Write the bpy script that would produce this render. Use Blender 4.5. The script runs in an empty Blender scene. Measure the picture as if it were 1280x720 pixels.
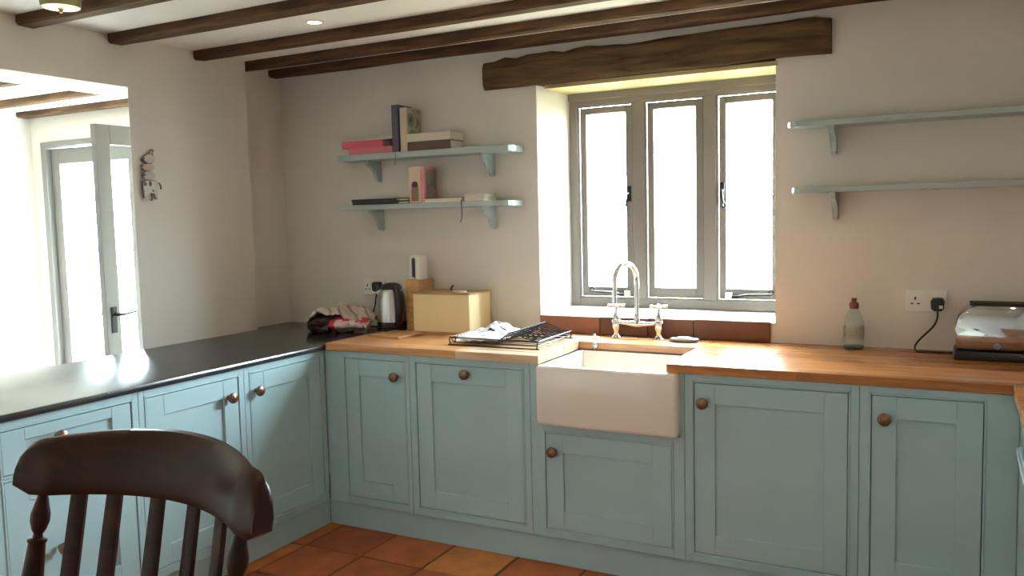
import bpy, bmesh, math, random
from mathutils import Vector, Matrix, noise
random.seed(7)
S = bpy.context.scene
C = S.collection
R = math.radians

# ------------------------------------------------------------------ camera
F_PX = 1057.0
CAM_LOC = Vector((2.7347, -3.2024, 1.5024))
YAW, PITCH, ROLL = R(27.7695), R(-4.7613), R(-1.3603)
fwd = Vector((-math.sin(YAW)*math.cos(PITCH), math.cos(YAW)*math.cos(PITCH), math.sin(PITCH)))
rgt0 = Vector((math.cos(YAW), math.sin(YAW), 0)); up0 = rgt0.cross(fwd)
rgt = math.cos(ROLL)*rgt0 + math.sin(ROLL)*up0
up = -math.sin(ROLL)*rgt0 + math.cos(ROLL)*up0
cd = bpy.data.cameras.new('camera'); cam = bpy.data.objects.new('camera', cd); C.objects.link(cam)
cd.sensor_width = 36.0; cd.lens = F_PX/1280*36.0; cd.clip_start = .05; cd.clip_end = 200
M = Matrix((( rgt.x, up.x, -fwd.x, CAM_LOC.x), (rgt.y, up.y, -fwd.y, CAM_LOC.y), (rgt.z, up.z, -fwd.z, CAM_LOC.z), (0,0,0,1)))
cam.matrix_world = M
S.camera = cam

# ------------------------------------------------------------------ sky and exposure
SKY = 95.0
w = bpy.data.worlds.new('sky'); S.world = w; w.use_nodes = True
bg = w.node_tree.nodes['Background']; bg.inputs[0].default_value = (.77, .925, 1.0, 1); bg.inputs[1].default_value = SKY
S.view_settings.view_transform = 'Standard'; S.view_settings.look = 'None'
S.view_settings.exposure = 0.0; S.view_settings.gamma = 1.0; S.view_settings.use_curve_mapping = False
S.cycles.use_denoising = True
S.cycles.max_bounces = 12; S.cycles.diffuse_bounces = 7; S.cycles.glossy_bounces = 5
S.cycles.transparent_max_bounces = 16
S.cycles.caustics_reflective = False; S.cycles.caustics_refractive = False

def portal(name, loc, rot, sx, sy):          # guides sky sampling through an opening; emits nothing itself
    d = bpy.data.lights.new(name, 'AREA'); d.shape = 'RECTANGLE'; d.size = sx; d.size_y = sy; d.cycles.is_portal = True
    o = bpy.data.objects.new(name, d); C.objects.link(o); o.location = loc; o.rotation_euler = rot
portal('sky_portal_sink_window', (1.48, 1.06, 1.58), (R(-90), 0, 0), 1.15, 1.15)
portal('sky_portal_garden_door', (-2.04, .70, 1.03), (R(-90), 0, 0), 1.66, 2.1)

# ------------------------------------------------------------------ materials
def mat(name, col, rough=.5, metal=0., spec=.5, **kw):
    m = bpy.data.materials.new(name); m.use_nodes = True
    b = m.node_tree.nodes['Principled BSDF']
    b.inputs['Base Color'].default_value = (*col, 1); b.inputs['Roughness'].default_value = rough
    b.inputs['Metallic'].default_value = metal; b.inputs['Specular IOR Level'].default_value = spec
    for k, v in kw.items(): b.inputs[k.replace('_', ' ')].default_value = v
    return m
def N(m, t, **kw):
    n = m.node_tree.nodes.new(t)
    for k, v in kw.items():
        if k.startswith('i_'):
            key = k[2:].replace('_', ' ')
            n.inputs[int(key) if key.isdigit() else key].default_value = v
        else: setattr(n, k, v)
    return n
def L(m, a, ao, b, bi): m.node_tree.links.new(a.outputs[ao], b.inputs[bi])
def P(m): return m.node_tree.nodes['Principled BSDF']
def ramp(m, stops):
    r = N(m, 'ShaderNodeValToRGB'); e = r.color_ramp.elements
    while len(e) < len(stops): e.new(.5)
    for s, (p, c) in zip(e, stops): s.position = p; s.color = (*c, 1)
    return r
def coords(m, scale=(1,1,1), out='Object'):
    tc = N(m, 'ShaderNodeTexCoord'); mp = N(m, 'ShaderNodeMapping'); mp.inputs['Scale'].default_value = scale
    L(m, tc, out, mp, 'Vector'); return mp
def mottle(m, stops, scale, vec=(1,1,1), detail=4, dist=0., bump=0., bscale=None, bdist=.002):
    mp = coords(m, vec); n = N(m, 'ShaderNodeTexNoise'); n.inputs['Scale'].default_value = scale
    n.inputs['Detail'].default_value = detail; n.inputs['Distortion'].default_value = dist
    L(m, mp, 'Vector', n, 'Vector'); r = ramp(m, stops); L(m, n, 'Fac', r, 'Fac'); L(m, r, 'Color', P(m), 'Base Color')
    if bump:
        n2 = n
        if bscale:
            n2 = N(m, 'ShaderNodeTexNoise'); n2.inputs['Scale'].default_value = bscale; n2.inputs['Detail'].default_value = 5
            L(m, mp, 'Vector', n2, 'Vector')
        b = N(m, 'ShaderNodeBump'); b.inputs['Strength'].default_value = bump; b.inputs['Distance'].default_value = bdist
        L(m, n2, 'Fac', b, 'Height'); L(m, b, 'Normal', P(m), 'Normal')
    return m

plaster = mottle(mat('plaster_white', (.8,.78,.75), .85, spec=.2), [(.3,(.69,.655,.61)),(.7,(.73,.695,.65))], 2.5, bump=.5, bscale=7, bdist=.012)
ceil_m = mottle(mat('ceiling_white', (.85,.84,.82), .9, spec=.2), [(.3,(.83,.82,.80)),(.7,(.86,.85,.83))], 3, bump=.4, bscale=9, bdist=.008)
paint = mottle(mat('duck_egg_paint', (.27,.43,.46), .42), [(.3,(.375,.545,.595)),(.7,(.40,.575,.625))], 5, bump=.12, bscale=60, bdist=.001)
shelf_paint = mat('shelf_paint', (.36,.45,.445), .38)
carc = mat('carcass_board', (.35,.3,.24), .6)
slate = mottle(mat('slate', (.02,.021,.024), .22, spec=1.0), [(.3,(.014,.015,.018)),(.7,(.032,.034,.038))], 14, bump=.12, bscale=30, bdist=.002)
ceramic = mat('white_ceramic', (.84,.79,.73), .12, Coat_Weight=.3)
chrome = mat('chrome', (.86,.87,.88), .06, 1)
steel = mat('brushed_steel', (.55,.55,.55), .28, 1)
blackp = mat('black_plastic', (.012,.012,.013), .35)
black_iron = mat('black_iron', (.02,.02,.02), .4, .6)
white_p = mat('white_plastic', (.80,.79,.75), .35)
cream = mottle(mat('cream_paint', (.74,.60,.32), .4), [(.3,(.79,.64,.36)),(.7,(.83,.68,.40))], 6)
winpaint = mat('taupe_window_paint', (.19,.162,.14), .45)
doorpaint = mat('grey_door_paint', (.17,.16,.155), .5)
copper = mottle(mat('copper_knob', (.30,.17,.11), .35, .75), [(.35,(.17,.09,.06)),(.7,(.36,.20,.13))], 40)
grout = mat('grout', (.10,.06,.042), .9)
farfloor = mat('pale_stone', (.45,.41,.36), .5)
paper = mat('paper', (.75,.70,.60), .8)

def wood(name, c1, c2, c3, rough, stretch=(1.2,14,14), scale=3., bump=.3, bdist=.002, spec=.5, **kw):
    m = mat(name, c2, rough, spec=spec, **kw)
    return mottle(m, [(.28,c1),(.5,c2),(.75,c3)], scale, stretch, 6, .6, bump, None, bdist)
oak = wood('oiled_oak', (.30,.105,.026), (.43,.165,.045), (.56,.25,.08), .25, bump=.012, bdist=.0005, spec=.45)
beamw = wood('dark_oak_beam', (.028,.015,.008), (.075,.040,.020), (.13,.070,.034), .7, (1.,9,9), 3.5, .7, .006, spec=.12)
lintelw = wood('rough_oak_lintel', (.035,.022,.012), (.095,.058,.03), (.16,.098,.052), .8, (.8,7,7), 4, .9, .012, spec=.1)
chairw = wood('dark_stained_elm', (.016,.0065,.004), (.026,.0095,.0055), (.046,.017,.009), .36, (1.2,9,9), 3, .06, .001, spec=.16)
pine = wood('pale_beech', (.42,.22,.08), (.52,.29,.115), (.60,.36,.16), .5, (3,20,20), 3, .1, .001)
lidw = wood('bread_bin_lid_wood', (.28,.17,.08), (.38,.24,.12), (.46,.31,.17), .45, (3,20,20), 3, .1, .001)
boardw = wood('chopping_board_wood', (.40,.20,.09), (.50,.27,.13), (.56,.33,.17), .5, (3,20,20), 3, .1, .001)
oak_lit = wood('lit_oak', (.42,.17,.06), (.54,.26,.105), (.66,.37,.18), .28, bump=.012, bdist=.0005, spec=.45)  # paler copy of the oak: window light painted into the colour
oak_glare = wood('glare_oak', (.52,.34,.20), (.62,.43,.28), (.70,.53,.38), .34, bump=.02, bdist=.0005, spec=.45)  # palest oak copy: blown-out window light at the drainer painted in
# oak staves: shade shifts from board to board
def staves(m):
    nt = m.node_tree
    tc = N(m, 'ShaderNodeTexCoord'); mp = N(m, 'ShaderNodeMapping'); L(m, tc, 'Object', mp, 'Vector')
    br = N(m, 'ShaderNodeTexBrick'); br.inputs['Scale'].default_value = 1; br.inputs['Brick Width'].default_value = .75; br.inputs['Row Height'].default_value = .075
    br.inputs['Mortar Size'].default_value = .0; br.inputs['Color1'].default_value = (.72,.72,.72,1); br.inputs['Color2'].default_value = (1.15,1.12,1.05,1); br.inputs['Bias'].default_value = 0
    L(m, mp, 'Vector', br, 'Vector')
    src = P(m).inputs['Base Color'].links[0].from_socket
    mx = N(m, 'ShaderNodeMix', data_type='RGBA', blend_type='MULTIPLY'); mx.inputs[0].default_value = .8
    nt.links.new(src, mx.inputs[6]); nt.links.new(br.outputs['Color'], mx.inputs[7]); nt.links.new(mx.outputs[2], P(m).inputs['Base Color'])
for m_ in (oak, oak_lit, oak_glare): staves(m_)
def terracotta(name, dark, cols=None):
    m = mat(name, (.3,.1,.04), .5, spec=.3)
    oi = N(m, 'ShaderNodeObjectInfo'); r = ramp(m, cols or [(0,(.28,.072,.030)),(.35,(.37,.10,.035)),(.7,(.45,.13,.042)),(1,(.60,.25,.072))])
    L(m, oi, 'Random', r, 'Fac')
    mp = coords(m); n = N(m, 'ShaderNodeTexNoise'); n.inputs['Scale'].default_value = 7; n.inputs['Detail'].default_value = 5
    ad = N(m, 'ShaderNodeVectorMath', operation='ADD'); L(m, mp, 'Vector', ad, 0); L(m, oi, 'Location', ad, 1); L(m, ad, 'Vector', n, 'Vector')
    r2 = ramp(m, [(.25,(dark,dark,dark)),(.75,(1.15,1.1,1.1))]); L(m, n, 'Fac', r2, 'Fac')
    mx = N(m, 'ShaderNodeMix', data_type='RGBA', blend_type='MULTIPLY'); mx.inputs[0].default_value = 1
    L(m, r, 'Color', mx, 6); L(m, r2, 'Color', mx, 7); L(m, mx, 2, P(m), 'Base Color')
    b = N(m, 'ShaderNodeBump'); b.inputs['Strength'].default_value = .25; b.inputs['Distance'].default_value = .004
    L(m, n, 'Fac', b, 'Height'); L(m, b, 'Normal', P(m), 'Normal')
    return m
terra = terracotta('terracotta_floor', .6)
terra_w = terracotta('terracotta_upstand', .75, [(0,(.17,.068,.042)),(.4,(.23,.080,.046)),(.7,(.28,.10,.055)),(1,(.30,.12,.07))])

def glass_mat(name, tint=(1,1,1), gloss=.05):
    m = bpy.data.materials.new(name); m.use_nodes = True; nt = m.node_tree; nt.nodes.clear()
    o = N(m, 'ShaderNodeOutputMaterial'); t = N(m, 'ShaderNodeBsdfTransparent'); g = N(m, 'ShaderNodeBsdfGlossy'); mx = N(m, 'ShaderNodeMixShader')
    t.inputs[0].default_value = (*tint, 1); g.inputs['Roughness'].default_value = .02; mx.inputs[0].default_value = gloss
    L(m, t, 0, mx, 1); L(m, g, 0, mx, 2); L(m, mx, 0, o, 0); return m
pane_m = glass_mat('window_glass', (.97,.985,.98))
bottle_m = glass_mat('bottle_glass', (.86,.93,.90), .10)
bottle_base = mat('green_liquid_soap', (.01,.10,.075), .15)

def emis(name, col, st):
    m = mat(name, col, .5); P(m).inputs['Emission Color'].default_value = (*col, 1); P(m).inputs['Emission Strength'].default_value = st; return m

# ------------------------------------------------------------------ mesh helpers
class B:
    def __init__(s): s.bm = bmesh.new()
    def box(s, x0, x1, y0, y1, z0, z1, bev=0., seg=2):
        vs = [s.bm.verts.new(p) for p in ((x0,y0,z0),(x1,y0,z0),(x1,y1,z0),(x0,y1,z0),(x0,y0,z1),(x1,y0,z1),(x1,y1,z1),(x0,y1,z1))]
        fs = [s.bm.faces.new([vs[i] for i in f]) for f in ((0,3,2,1),(4,5,6,7),(0,1,5,4),(1,2,6,5),(2,3,7,6),(3,0,4,7))]
        if bev:
            es = list({e for f in fs for e in f.edges})
            bmesh.ops.bevel(s.bm, geom=es, offset=bev, segments=seg, affect='EDGES', profile=.5)
        return s
    def prism(s, poly, axis, a, b, bev=0.):
        """extrude a 2D polygon along an axis; polygon coords are the two other axes in order"""
        def p3(p, t): return {'x': (t, p[0], p[1]), 'y': (p[0], t, p[1]), 'z': (p[0], p[1], t)}[axis]
        va = [s.bm.verts.new(p3(p, a)) for p in poly]; vb = [s.bm.verts.new(p3(p, b)) for p in poly]
        n = len(poly); fs = []
        fs.append(s.bm.faces.new(va[::-1])); fs.append(s.bm.faces.new(vb))
        for i in range(n): fs.append(s.bm.faces.new((va[i], va[(i+1)%n], vb[(i+1)%n], vb[i])))
        if bev:
            es = list({e for f in fs[:2] for e in f.edges})
            bmesh.ops.bevel(s.bm, geom=es, offset=bev, segments=2, affect='EDGES', profile=.5)
        return s
    def lathe(s, prof, c=(0,0,0), axis=(0,0,1), seg=20, cap=True):
        q = Vector((0,0,1)).rotation_difference(Vector(axis)); c = Vector(c); rings = []
        for r, z in prof:
            if r < 1e-5: rings.append([s.bm.verts.new(c + q @ Vector((0,0,z)))])
            else: rings.append([s.bm.verts.new(c + q @ Vector((r*math.cos(2*math.pi*i/seg), r*math.sin(2*math.pi*i/seg), z))) for i in range(seg)])
        for a, b in zip(rings, rings[1:]):
            if len(a) == 1 and len(b) == 1: continue
            for i in range(seg):
                j = (i+1) % seg
                if len(a) == 1: s.bm.faces.new((a[0], b[j], b[i]))
                elif len(b) == 1: s.bm.faces.new((a[i], a[j], b[0]))
                else: s.bm.faces.new((a[i], a[j], b[j], b[i]))
        if cap:
            if len(rings[0]) > 1: s.bm.faces.new(rings[0][::-1])
            if len(rings[-1]) > 1: s.bm.faces.new(rings[-1])
        return s
    def tube(s, pts, r, seg=10, closed=False, flat=None):
        pts = [Vector(p) for p in pts]; n = len(pts); rr = r if isinstance(r, (list, tuple)) else [r]*n
        rings = []; prev = None
        for i, p in enumerate(pts):
            if closed: d = pts[(i+1) % n] - pts[i-1]
            else: d = pts[min(i+1, n-1)] - pts[max(i-1, 0)]
            d.normalize()
            if prev is None:
                u = d.orthogonal().normalized()
            else: u = (prev - d*prev.dot(d)).normalized()
            prev = u; v = d.cross(u)
            rings.append([s.bm.verts.new(p + (u*math.cos(2*math.pi*k/seg) + v*math.sin(2*math.pi*k/seg))*rr[i]) for k in range(seg)])
        m = n if closed else n-1
        for i in range(m):
            a, b = rings[i], rings[(i+1) % n]
            off = 0
            if closed and i == n-1:
                off = min(range(seg), key=lambda o: (a[0].co - b[o].co).length)
            for k in range(seg): s.bm.faces.new((a[k], a[(k+1)%seg], b[(k+1+off)%seg], b[(k+off)%seg]))
        if not closed: s.bm.faces.new(rings[0][::-1]); s.bm.faces.new(rings[-1])
        return s
    def sphere(s, c, r, sc=(1,1,1), u=16, v=10):
        bmesh.ops.create_uvsphere(s.bm, u_segments=u, v_segments=v, radius=r, matrix=Matrix.Translation(c) @ Matrix.Diagonal((*sc, 1)))
        return s
    def mesh(s, name, m, smooth=False, angle=35):
        bmesh.ops.recalc_face_normals(s.bm, faces=s.bm.faces)
        me = bpy.data.meshes.new(name); s.bm.to_mesh(me); s.bm.free()
        for k in (m if isinstance(m, (list, tuple)) else [m]): me.materials.append(k)
        if smooth:
            me.shade_smooth() if hasattr(me, 'shade_smooth') else None
            me.set_sharp_from_angle(angle=R(angle))
        return me
def obj(name, me, parent=None, loc=(0,0,0), rot=(0,0,0)):
    o = bpy.data.objects.new(name, me); C.objects.link(o); o.location = loc; o.rotation_euler = rot
    if parent: o.parent = parent
    return o
def part(name, b, m, parent, smooth=False, world=False, angle=35, label=None):
    me = b.mesh(name, m, smooth, angle)
    if world: me.transform(Matrix.Translation(-Vector(parent['base'])))
    o = obj(name, me, parent)
    if label: o['label'] = label
    return o
def tag(o, label, cat, group=None):
    o['label'] = label; o['category'] = cat
    if group: o['group'] = group
    return o
def thing(name, label, cat, loc=(0,0,0), rotz=0, group=None):
    o = bpy.data.objects.new(name, None); C.objects.link(o); o.location = loc; o.rotation_euler = (0,0,rotz); o.empty_display_size = .05
    o['base'] = tuple(loc); return tag(o, label, cat, group)
def solo(name, b, m, label, cat, smooth=False, group=None, angle=35):
    """one-mesh thing given in world coordinates: origin goes to its base centre"""
    me = b.mesh(name, m, smooth, angle); xs = [v.co for v in me.vertices]
    c = Vector(((min(v.x for v in xs)+max(v.x for v in xs))/2, (min(v.y for v in xs)+max(v.y for v in xs))/2, min(v.z for v in xs)))
    me.transform(Matrix.Translation(-c)); return tag(obj(name, me, None, c), label, cat, group)
def struct(name, b, m, label, cat, smooth=False, parent=None):
    o = obj(name, b.mesh(name, m, smooth), parent); o['kind'] = 'structure'; o['label'] = label; o['category'] = cat
    o['base'] = (0,0,0); return o
def arc(c, r, a0, a1, n, plane='yz'):
    out = []
    for i in range(n+1):
        t = a0 + (a1-a0)*i/n; u, v = r*math.cos(t), r*math.sin(t)
        out.append({'yz': (c[0], c[1]+u, c[2]+v), 'xz': (c[0]+u, c[1], c[2]+v), 'xy': (c[0]+u, c[1]+v, c[2])}[plane])
    return out

# ------------------------------------------------------------------ setting
YW, ZC, YO = .676, 2.39, 1.05
XR, YR = 3.56, -5.2
XF, YF, ZF = -2.95, .50, 2.295
XP0, XP1 = -1.05, -.737
# floor slab and quarry tiles
fl = struct('floor', B().box(-.9, XR+.25, YR-.2, YW+.4, -.12, -.006), grout, 'terracotta quarry tile kitchen floor with dark joints', 'floor')
tb = B().box(-.157, .157, -.157, .157, -.022, 0, .004, 2); tile_me = tb.mesh('tile', terra)
for i in range(12):
    for j in range(17):
        x = -.1025 + .325*i; y = -.0975 - .325*j
        if x > XR or y < YR: continue
        t = obj('tile', tile_me, fl, (x + random.uniform(-.003,.003), y + random.uniform(-.003,.003), random.uniform(-.0025,.0)), (random.uniform(-.003,.003), random.uniform(-.003,.003), random.choice((0,1,2,3))*math.pi/2 + random.uniform(-.006,.006)))
f2 = struct('floor', B().box(XF-.2, -.9, YR-.2, YF+.2, -.12, -.006), farfloor, 'pale stone floor of the room beyond the worktop', 'floor')
struct('ceiling', B().box(-1.05, XR+.25, YR-.2, YO, ZC, ZC+.12), ceil_m, 'white plaster kitchen ceiling between dark beams', 'ceiling')
struct('ceiling', B().box(XF-.25, XP0, YR-.2, YF+.3, ZF, ZF+.12), ceil_m, 'white ceiling of the bright room beyond the header', 'ceiling')

# back wall with the window opening, splayed left reveal and sloping sill
WX0, WX1, WZ0, WZ1 = .856, 2.022, 1.003, 2.155
b = B()
b.prism([(-1.05,YW),(WX0,YW),(.921,.93),(.921,YO),(-1.05,YO)], 'z', -.01, ZC)
b.prism([(WX1,YW),(XR+.25,YW),(XR+.25,YO),(2.045,YO),(2.045,.93)], 'z', -.01, ZC)
foot = [(WX0,YW),(WX1,YW),(2.045,.93),(2.045,YO),(.921,YO),(.921,.93)]
n0 = len(b.bm.verts); b.prism(foot, 'z', -.01, 1.027); b.bm.verts.ensure_lookup_table()
for v in b.bm.verts[n0:]:
    if v.co.z > 1 and v.co.y < .7: v.co.z = WZ0
b.prism(foot, 'z', 2.20, ZC)
wb = struct('wall_back', b, plaster, 'off-white plastered wall around the sink window', 'wall')
# terracotta upstand tiles under the sill
for k, (a, c) in enumerate(((.857,1.183),(1.189,1.429),(1.433,1.652),(1.656,2.002))):
    me = B().box(a, c, YW-.014, YW+.004, .916, 1.002 + .002*k, .003, 2).mesh('tile', terra_w)
    cx = (a+c)/2; me.transform(Matrix.Translation((-cx, -YW, -.916))); obj('tile', me, wb, (cx, YW, .916))
# left wall: header beam, pier and recessed end
b = B()
b.prism([(XP1-.012,YR),(XP1-.012,-.44),(XP0,-.10),(XP0,YR)], 'z', 2.16, ZC+.01)
b.prism([(XP1-.012,-.44),(XP1,-.22),(XP1,.31),(XP0,.31),(XP0,-.10)], 'z', -.01, ZC+.01)
b.box(XP0, -.83, .30, YO, -.01, ZC+.01)
struct('wall_left', b, plaster, 'white plastered pier and header at the left of the kitchen', 'wall', True)
struct('wall_right', B().box(XR, XR+.25, YR-.2, YO, -.01, ZC), plaster, 'white plastered wall at the right end', 'wall')
def wall_hole_y(y0, y1, x0, x1, z1, hx0, hx1, hz0, hz1):
    b = B(); b.box(x0, hx0, y0, y1, -.01, z1).box(hx1, x1, y0, y1, -.01, z1).box(hx0, hx1, y0, y1, hz1, z1)
    if hz0 > 0: b.box(hx0, hx1, y0, y1, -.01, hz0)
    return b
struct('wall_rear', B().box(XF-.2, XR+.25, YR-.25, YR, -.01, ZC), plaster, 'white plastered wall behind the viewer', 'wall')
DX0, DX1, DZ = -2.84, -1.17, 2.09
struct('wall_far', wall_hole_y(YF, YF+.25, XF-.2, XP0, ZF, DX0, DX1, 0, DZ), plaster, 'white wall around the glazed garden doors', 'wall')
b = B().box(XF-.25, XF, YR-.2, YF+.3, -.01, ZF)
struct('wall_far_left', b, plaster, 'bright white end wall of the room beyond', 'wall')

# ceiling beams
def beam(name, x0, x1, y0, y1, z0, z1, label, group, m=beamw, seed=0, wob=.006):
    b = B(); n = 14; rings = []
    for i in range(n+1):
        x = x0 + (x1-x0)*i/n; w_ = lambda k: wob*noise.noise(Vector((x*1.7, k*3.1, seed*5.7)))
        ch = .010
        pts = [(y0+w_(1), z1), (y0+w_(1), z0+ch+w_(2)), (y0+ch+w_(1), z0+w_(2)), (y1-ch+w_(3), z0+w_(4)), (y1+w_(3), z0+ch+w_(4)), (y1+w_(3), z1)]
        rings.append([b.bm.verts.new((x, p[0], p[1])) for p in pts])
    k = 6
    for a, c in zip(rings, rings[1:]):
        for i in range(k): b.bm.faces.new((a[i], a[(i+1)%k], c[(i+1)%k], c[i]))
    b.bm.faces.new(rings[0]); b.bm.faces.new(rings[-1][::-1])
    return solo(name, b, m, label, 'beam', True, group, 30)
names = ['dark oak ceiling beam nearest the window wall', 'dark oak ceiling beam second from the window wall', 'dark oak ceiling beam in the middle, behind the round spotlight',
         'dark oak ceiling beam fourth from the window wall, before the spotlight', 'dark oak ceiling beam farthest from the window, behind the small lamp']
for k, (ya, yb, xa) in enumerate(((.582,.66,-.83),(.312,.392,-.80),(-.047,.035,XP1),(-.538,-.455,XP1),(-.968,-.884,XP1))):
    beam('ceiling_beam', xa-.004, XR-.002, ya, yb, 2.347, ZC+.004, names[k], 'kitchen ceiling beams', seed=k)
names = ['brown beam above the garden doors in the far room', 'brown beam second from the garden doors in the far room', 'brown beam third from the garden doors in the far room']
for k, (ya, yb) in enumerate(((.41,.49),(.02,.10),(-.45,-.37))):
    beam('ceiling_beam', XF-.002, XP0+.004, ya, yb, 2.258, ZF+.004, names[k], 'far room ceiling beams', seed=k+9)
# oak lintel over the window
b = B(); n = 26; rings = []
for i in range(n+1):
    x = .567 + (2.253-.567)*i/n; t = i/n
    zt = 2.303 + .016*t + .016*noise.noise(Vector((x*4, 3, 0))) + (.012*noise.noise(Vector((x*15, 9, 0))))
    zb = 2.158 + .012*noise.noise(Vector((x*2.2, 7, 0))) + .004*t
    yf = .640 + .014*noise.noise(Vector((x*3, 5, 0)))
    if i in (0, n): zt -= .012; yf += .006
    pts = [(yf+.012, zt), (yf-.002, zt-.025), (yf-.004, (zt+zb)/2), (yf, zb+.02), (yf+.015, zb), (.80, zb+.0), (.95, zb-.008), (.95, zt)]
    rings.append([b.bm.verts.new((x, p[0], p[1])) for p in pts])
k = len(pts)
for a, c in zip(rings, rings[1:]):
    for i in range(k): b.bm.faces.new((a[i], a[(i+1)%k], c[(i+1)%k], c[i]))
b.bm.faces.new(rings[0]); b.bm.faces.new(rings[-1][::-1])
lt = solo('window_lintel', b, lintelw, 'thick rough-hewn dark oak lintel over the sink window', 'lintel', True)

palew = wood('pale_soffit_wood', (.30,.24,.11), (.42,.35,.17), (.52,.45,.25), .6, (1,12,12), 3, .2, .002)
lt['base'] = tuple(lt.location)
part('soffit_board', B().box(.905, 2.03, .668, .925, 2.136, 2.157, .002), palew, lt, world=True, label='pale wooden board lining the underside')
# ------------------------------------------------------------------ sink window
def frame_rect(b, x0, x1, z0, z1, y0, y1, l, r, bt, tp, bev=.003):
    b.box(x0, x0+l, y0, y1, z0, z1, bev).box(x1-r, x1, y0, y1, z0, z1, bev).box(x0+l, x1-r, y0, y1, z0, z0+bt, bev).box(x0+l, x1-r, y0, y1, z1-tp, z1, bev)
    return b
win = bpy.data.objects.new('window_1', None); C.objects.link(win); win['kind'] = 'structure'; win['label'] = 'taupe three-light casement window over the sink'; win['category'] = 'window'
win.location = (1.48, .93, 1.027); win['base'] = (1.48, .93, 1.027)
part('window_frame', frame_rect(B(), .921, 2.045, 1.024, 2.142, .93, 1.01, .046, .046, .046, .072), winpaint, win, world=True)
part('head_moulding', B().box(.921, 2.045, .918, .932, 2.098, 2.146, .004), winpaint, win, world=True)
for x0, x1 in ((1.268,1.333),(1.631,1.696)):
    part('mullion', B().box(x0, x1, .93, 1.01, 1.068, 2.074, .006), winpaint, win, world=True)
for x0, x1 in ((.967,1.268),(1.333,1.631),(1.696,1.999)):      # narrow bead round every light
    part('frame_bead', frame_rect(B(), x0, x1, 1.07, 2.071, .934, .946, .008, .008, .008, .008, .002), winpaint, win, world=True)
def casement(x0, x1):
    c = part('casement', frame_rect(B(), x0+.009, x1-.009, 1.079, 2.062, .948, .992, .034, .034, .05, .034, .004), winpaint, win, world=True)
    c['base'] = win['base']
    part('pane', B().box(x0+.040, x1-.040, .970, .974, 1.125, 2.032), pane_m, c, world=True)
    return c
cL, cM, cR = casement(.967,1.268), casement(1.333,1.631), casement(1.696,1.999)
def stay(c, xa, xb, s):
    b = B(); z = 1.100
    b.tube([(xa, .928, z-.006), (xa+(xb-xa)*.3, .924, z+.002), (xb, .922, z+.006)], [.006,.006,.0045], 8)
    cx = xb; b.tube([(cx + s*.016*math.sin(t)*(1-t/9), .922, z+.018 - .013*math.cos(t)*(1-t/9)) for t in [i*.5 for i in range(12)]], .0035, 8)
    b.box(min(xa, xa-s*.05), max(xa, xa-s*.05), .918, .948, z-.016, z-.002, .002)
    part('window_stay', b, black_iron, c, True, True)
    part('stay_pin', B().box(xa-s*.045-.016, xa-s*.045+.016, .914, .934, z-.016, z+.012, .004), white_p, c, world=True)
stay(cL, 1.19, 1.045, -1); stay(cR, 1.80, 1.955, 1)
def latch(c, x, s, z=1.60):
    b = B(); b.box(x-.010, x+.010, .940, .950, z-.03, z+.05, .003)
    b.tube([(x, .938, z+.01), (x, .925, z+.005), (x+s*.004, .918, z-.02), (x+s*.010, .916, z-.05)], [.008,.007,.006,.005], 8)
    b.tube([(x+s*.012 + .012*math.sin(t)*(1-t/10), .916, z-.064 + .013*math.cos(t)*(1-t/10)) for t in [i*.5 for i in range(13)]], .004, 8)
    part('window_latch', b, black_iron, c, True, True)
latch(cR, 1.722, 1); latch(cL, 1.245, -1)
# garden doors: closed left leaf, open right leaf
dr = bpy.data.objects.new('door_1', None); C.objects.link(dr); dr['kind'] = 'structure'; dr['label'] = 'grey glazed double garden doors, right leaf standing open'; dr['category'] = 'door'; dr.location = (-2.04, YF, 0); dr['base'] = (-2.04, YF, 0)
b = B().box(DX0, DX0+.05, YF-.01, YF+.09, 0, DZ, .004).box(DX1-.085, DX1, YF-.01, YF+.09, 0, DZ, .004).box(DX0+.05, DX1-.085, YF-.01, YF+.09, DZ-.035, DZ, .004)
part('door_frame', b, doorpaint, dr, world=True)
def leaf(parent, handle=True, W_=.735):
    """local: hinge edge at x=0, leaf runs to x=-.735, thickness on y, floor at 0"""
    H_, T = 2.045, .04; b = B()
    b.box(-W_, -W_+.085, 0, T, .01, H_, .003).box(-.085, 0, 0, T, .01, H_, .003).box(-W_+.085, -.085, 0, T, .01, .24, .003).box(-W_+.085, -.085, 0, T, H_-.105, H_, .003)
    me = b.mesh('door_leaf', doorpaint); o = obj('door_leaf', me, parent)
    obj('pane', B().box(-W_+.08, -.08, T/2-.003, T/2+.003, .235, H_-.10).mesh('pane', pane_m), o)
    b = B(); x = -W_+.042
    for y0, s in ((-.005,-1),(T-.001,1)):
        b.box(x-.017, x+.017, y0, y0+.006, .935, 1.075, .002)
        yy = y0 + (0 if s < 0 else .006)
        b.tube([(x, yy, 1.035), (x, yy+s*.045, 1.035), (x+.02, yy+s*.05, 1.035), (x+.10, yy+s*.05, 1.043)], [.009,.009,.007,.005], 8)
    if handle: obj('lever_handle', b.mesh('lever_handle', black_iron, True), o)
    else: b.bm.free()
    return o
l1 = leaf(dr, False, .86); l1.location = (-2.79+.86-(-2.04), .03, 0)      # closed leaf against the left jamb
l2 = leaf(dr); l2.location = (-1.262-(-2.04), -.012, 0); l2.rotation_euler = (0,0,R(90)); 
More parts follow.
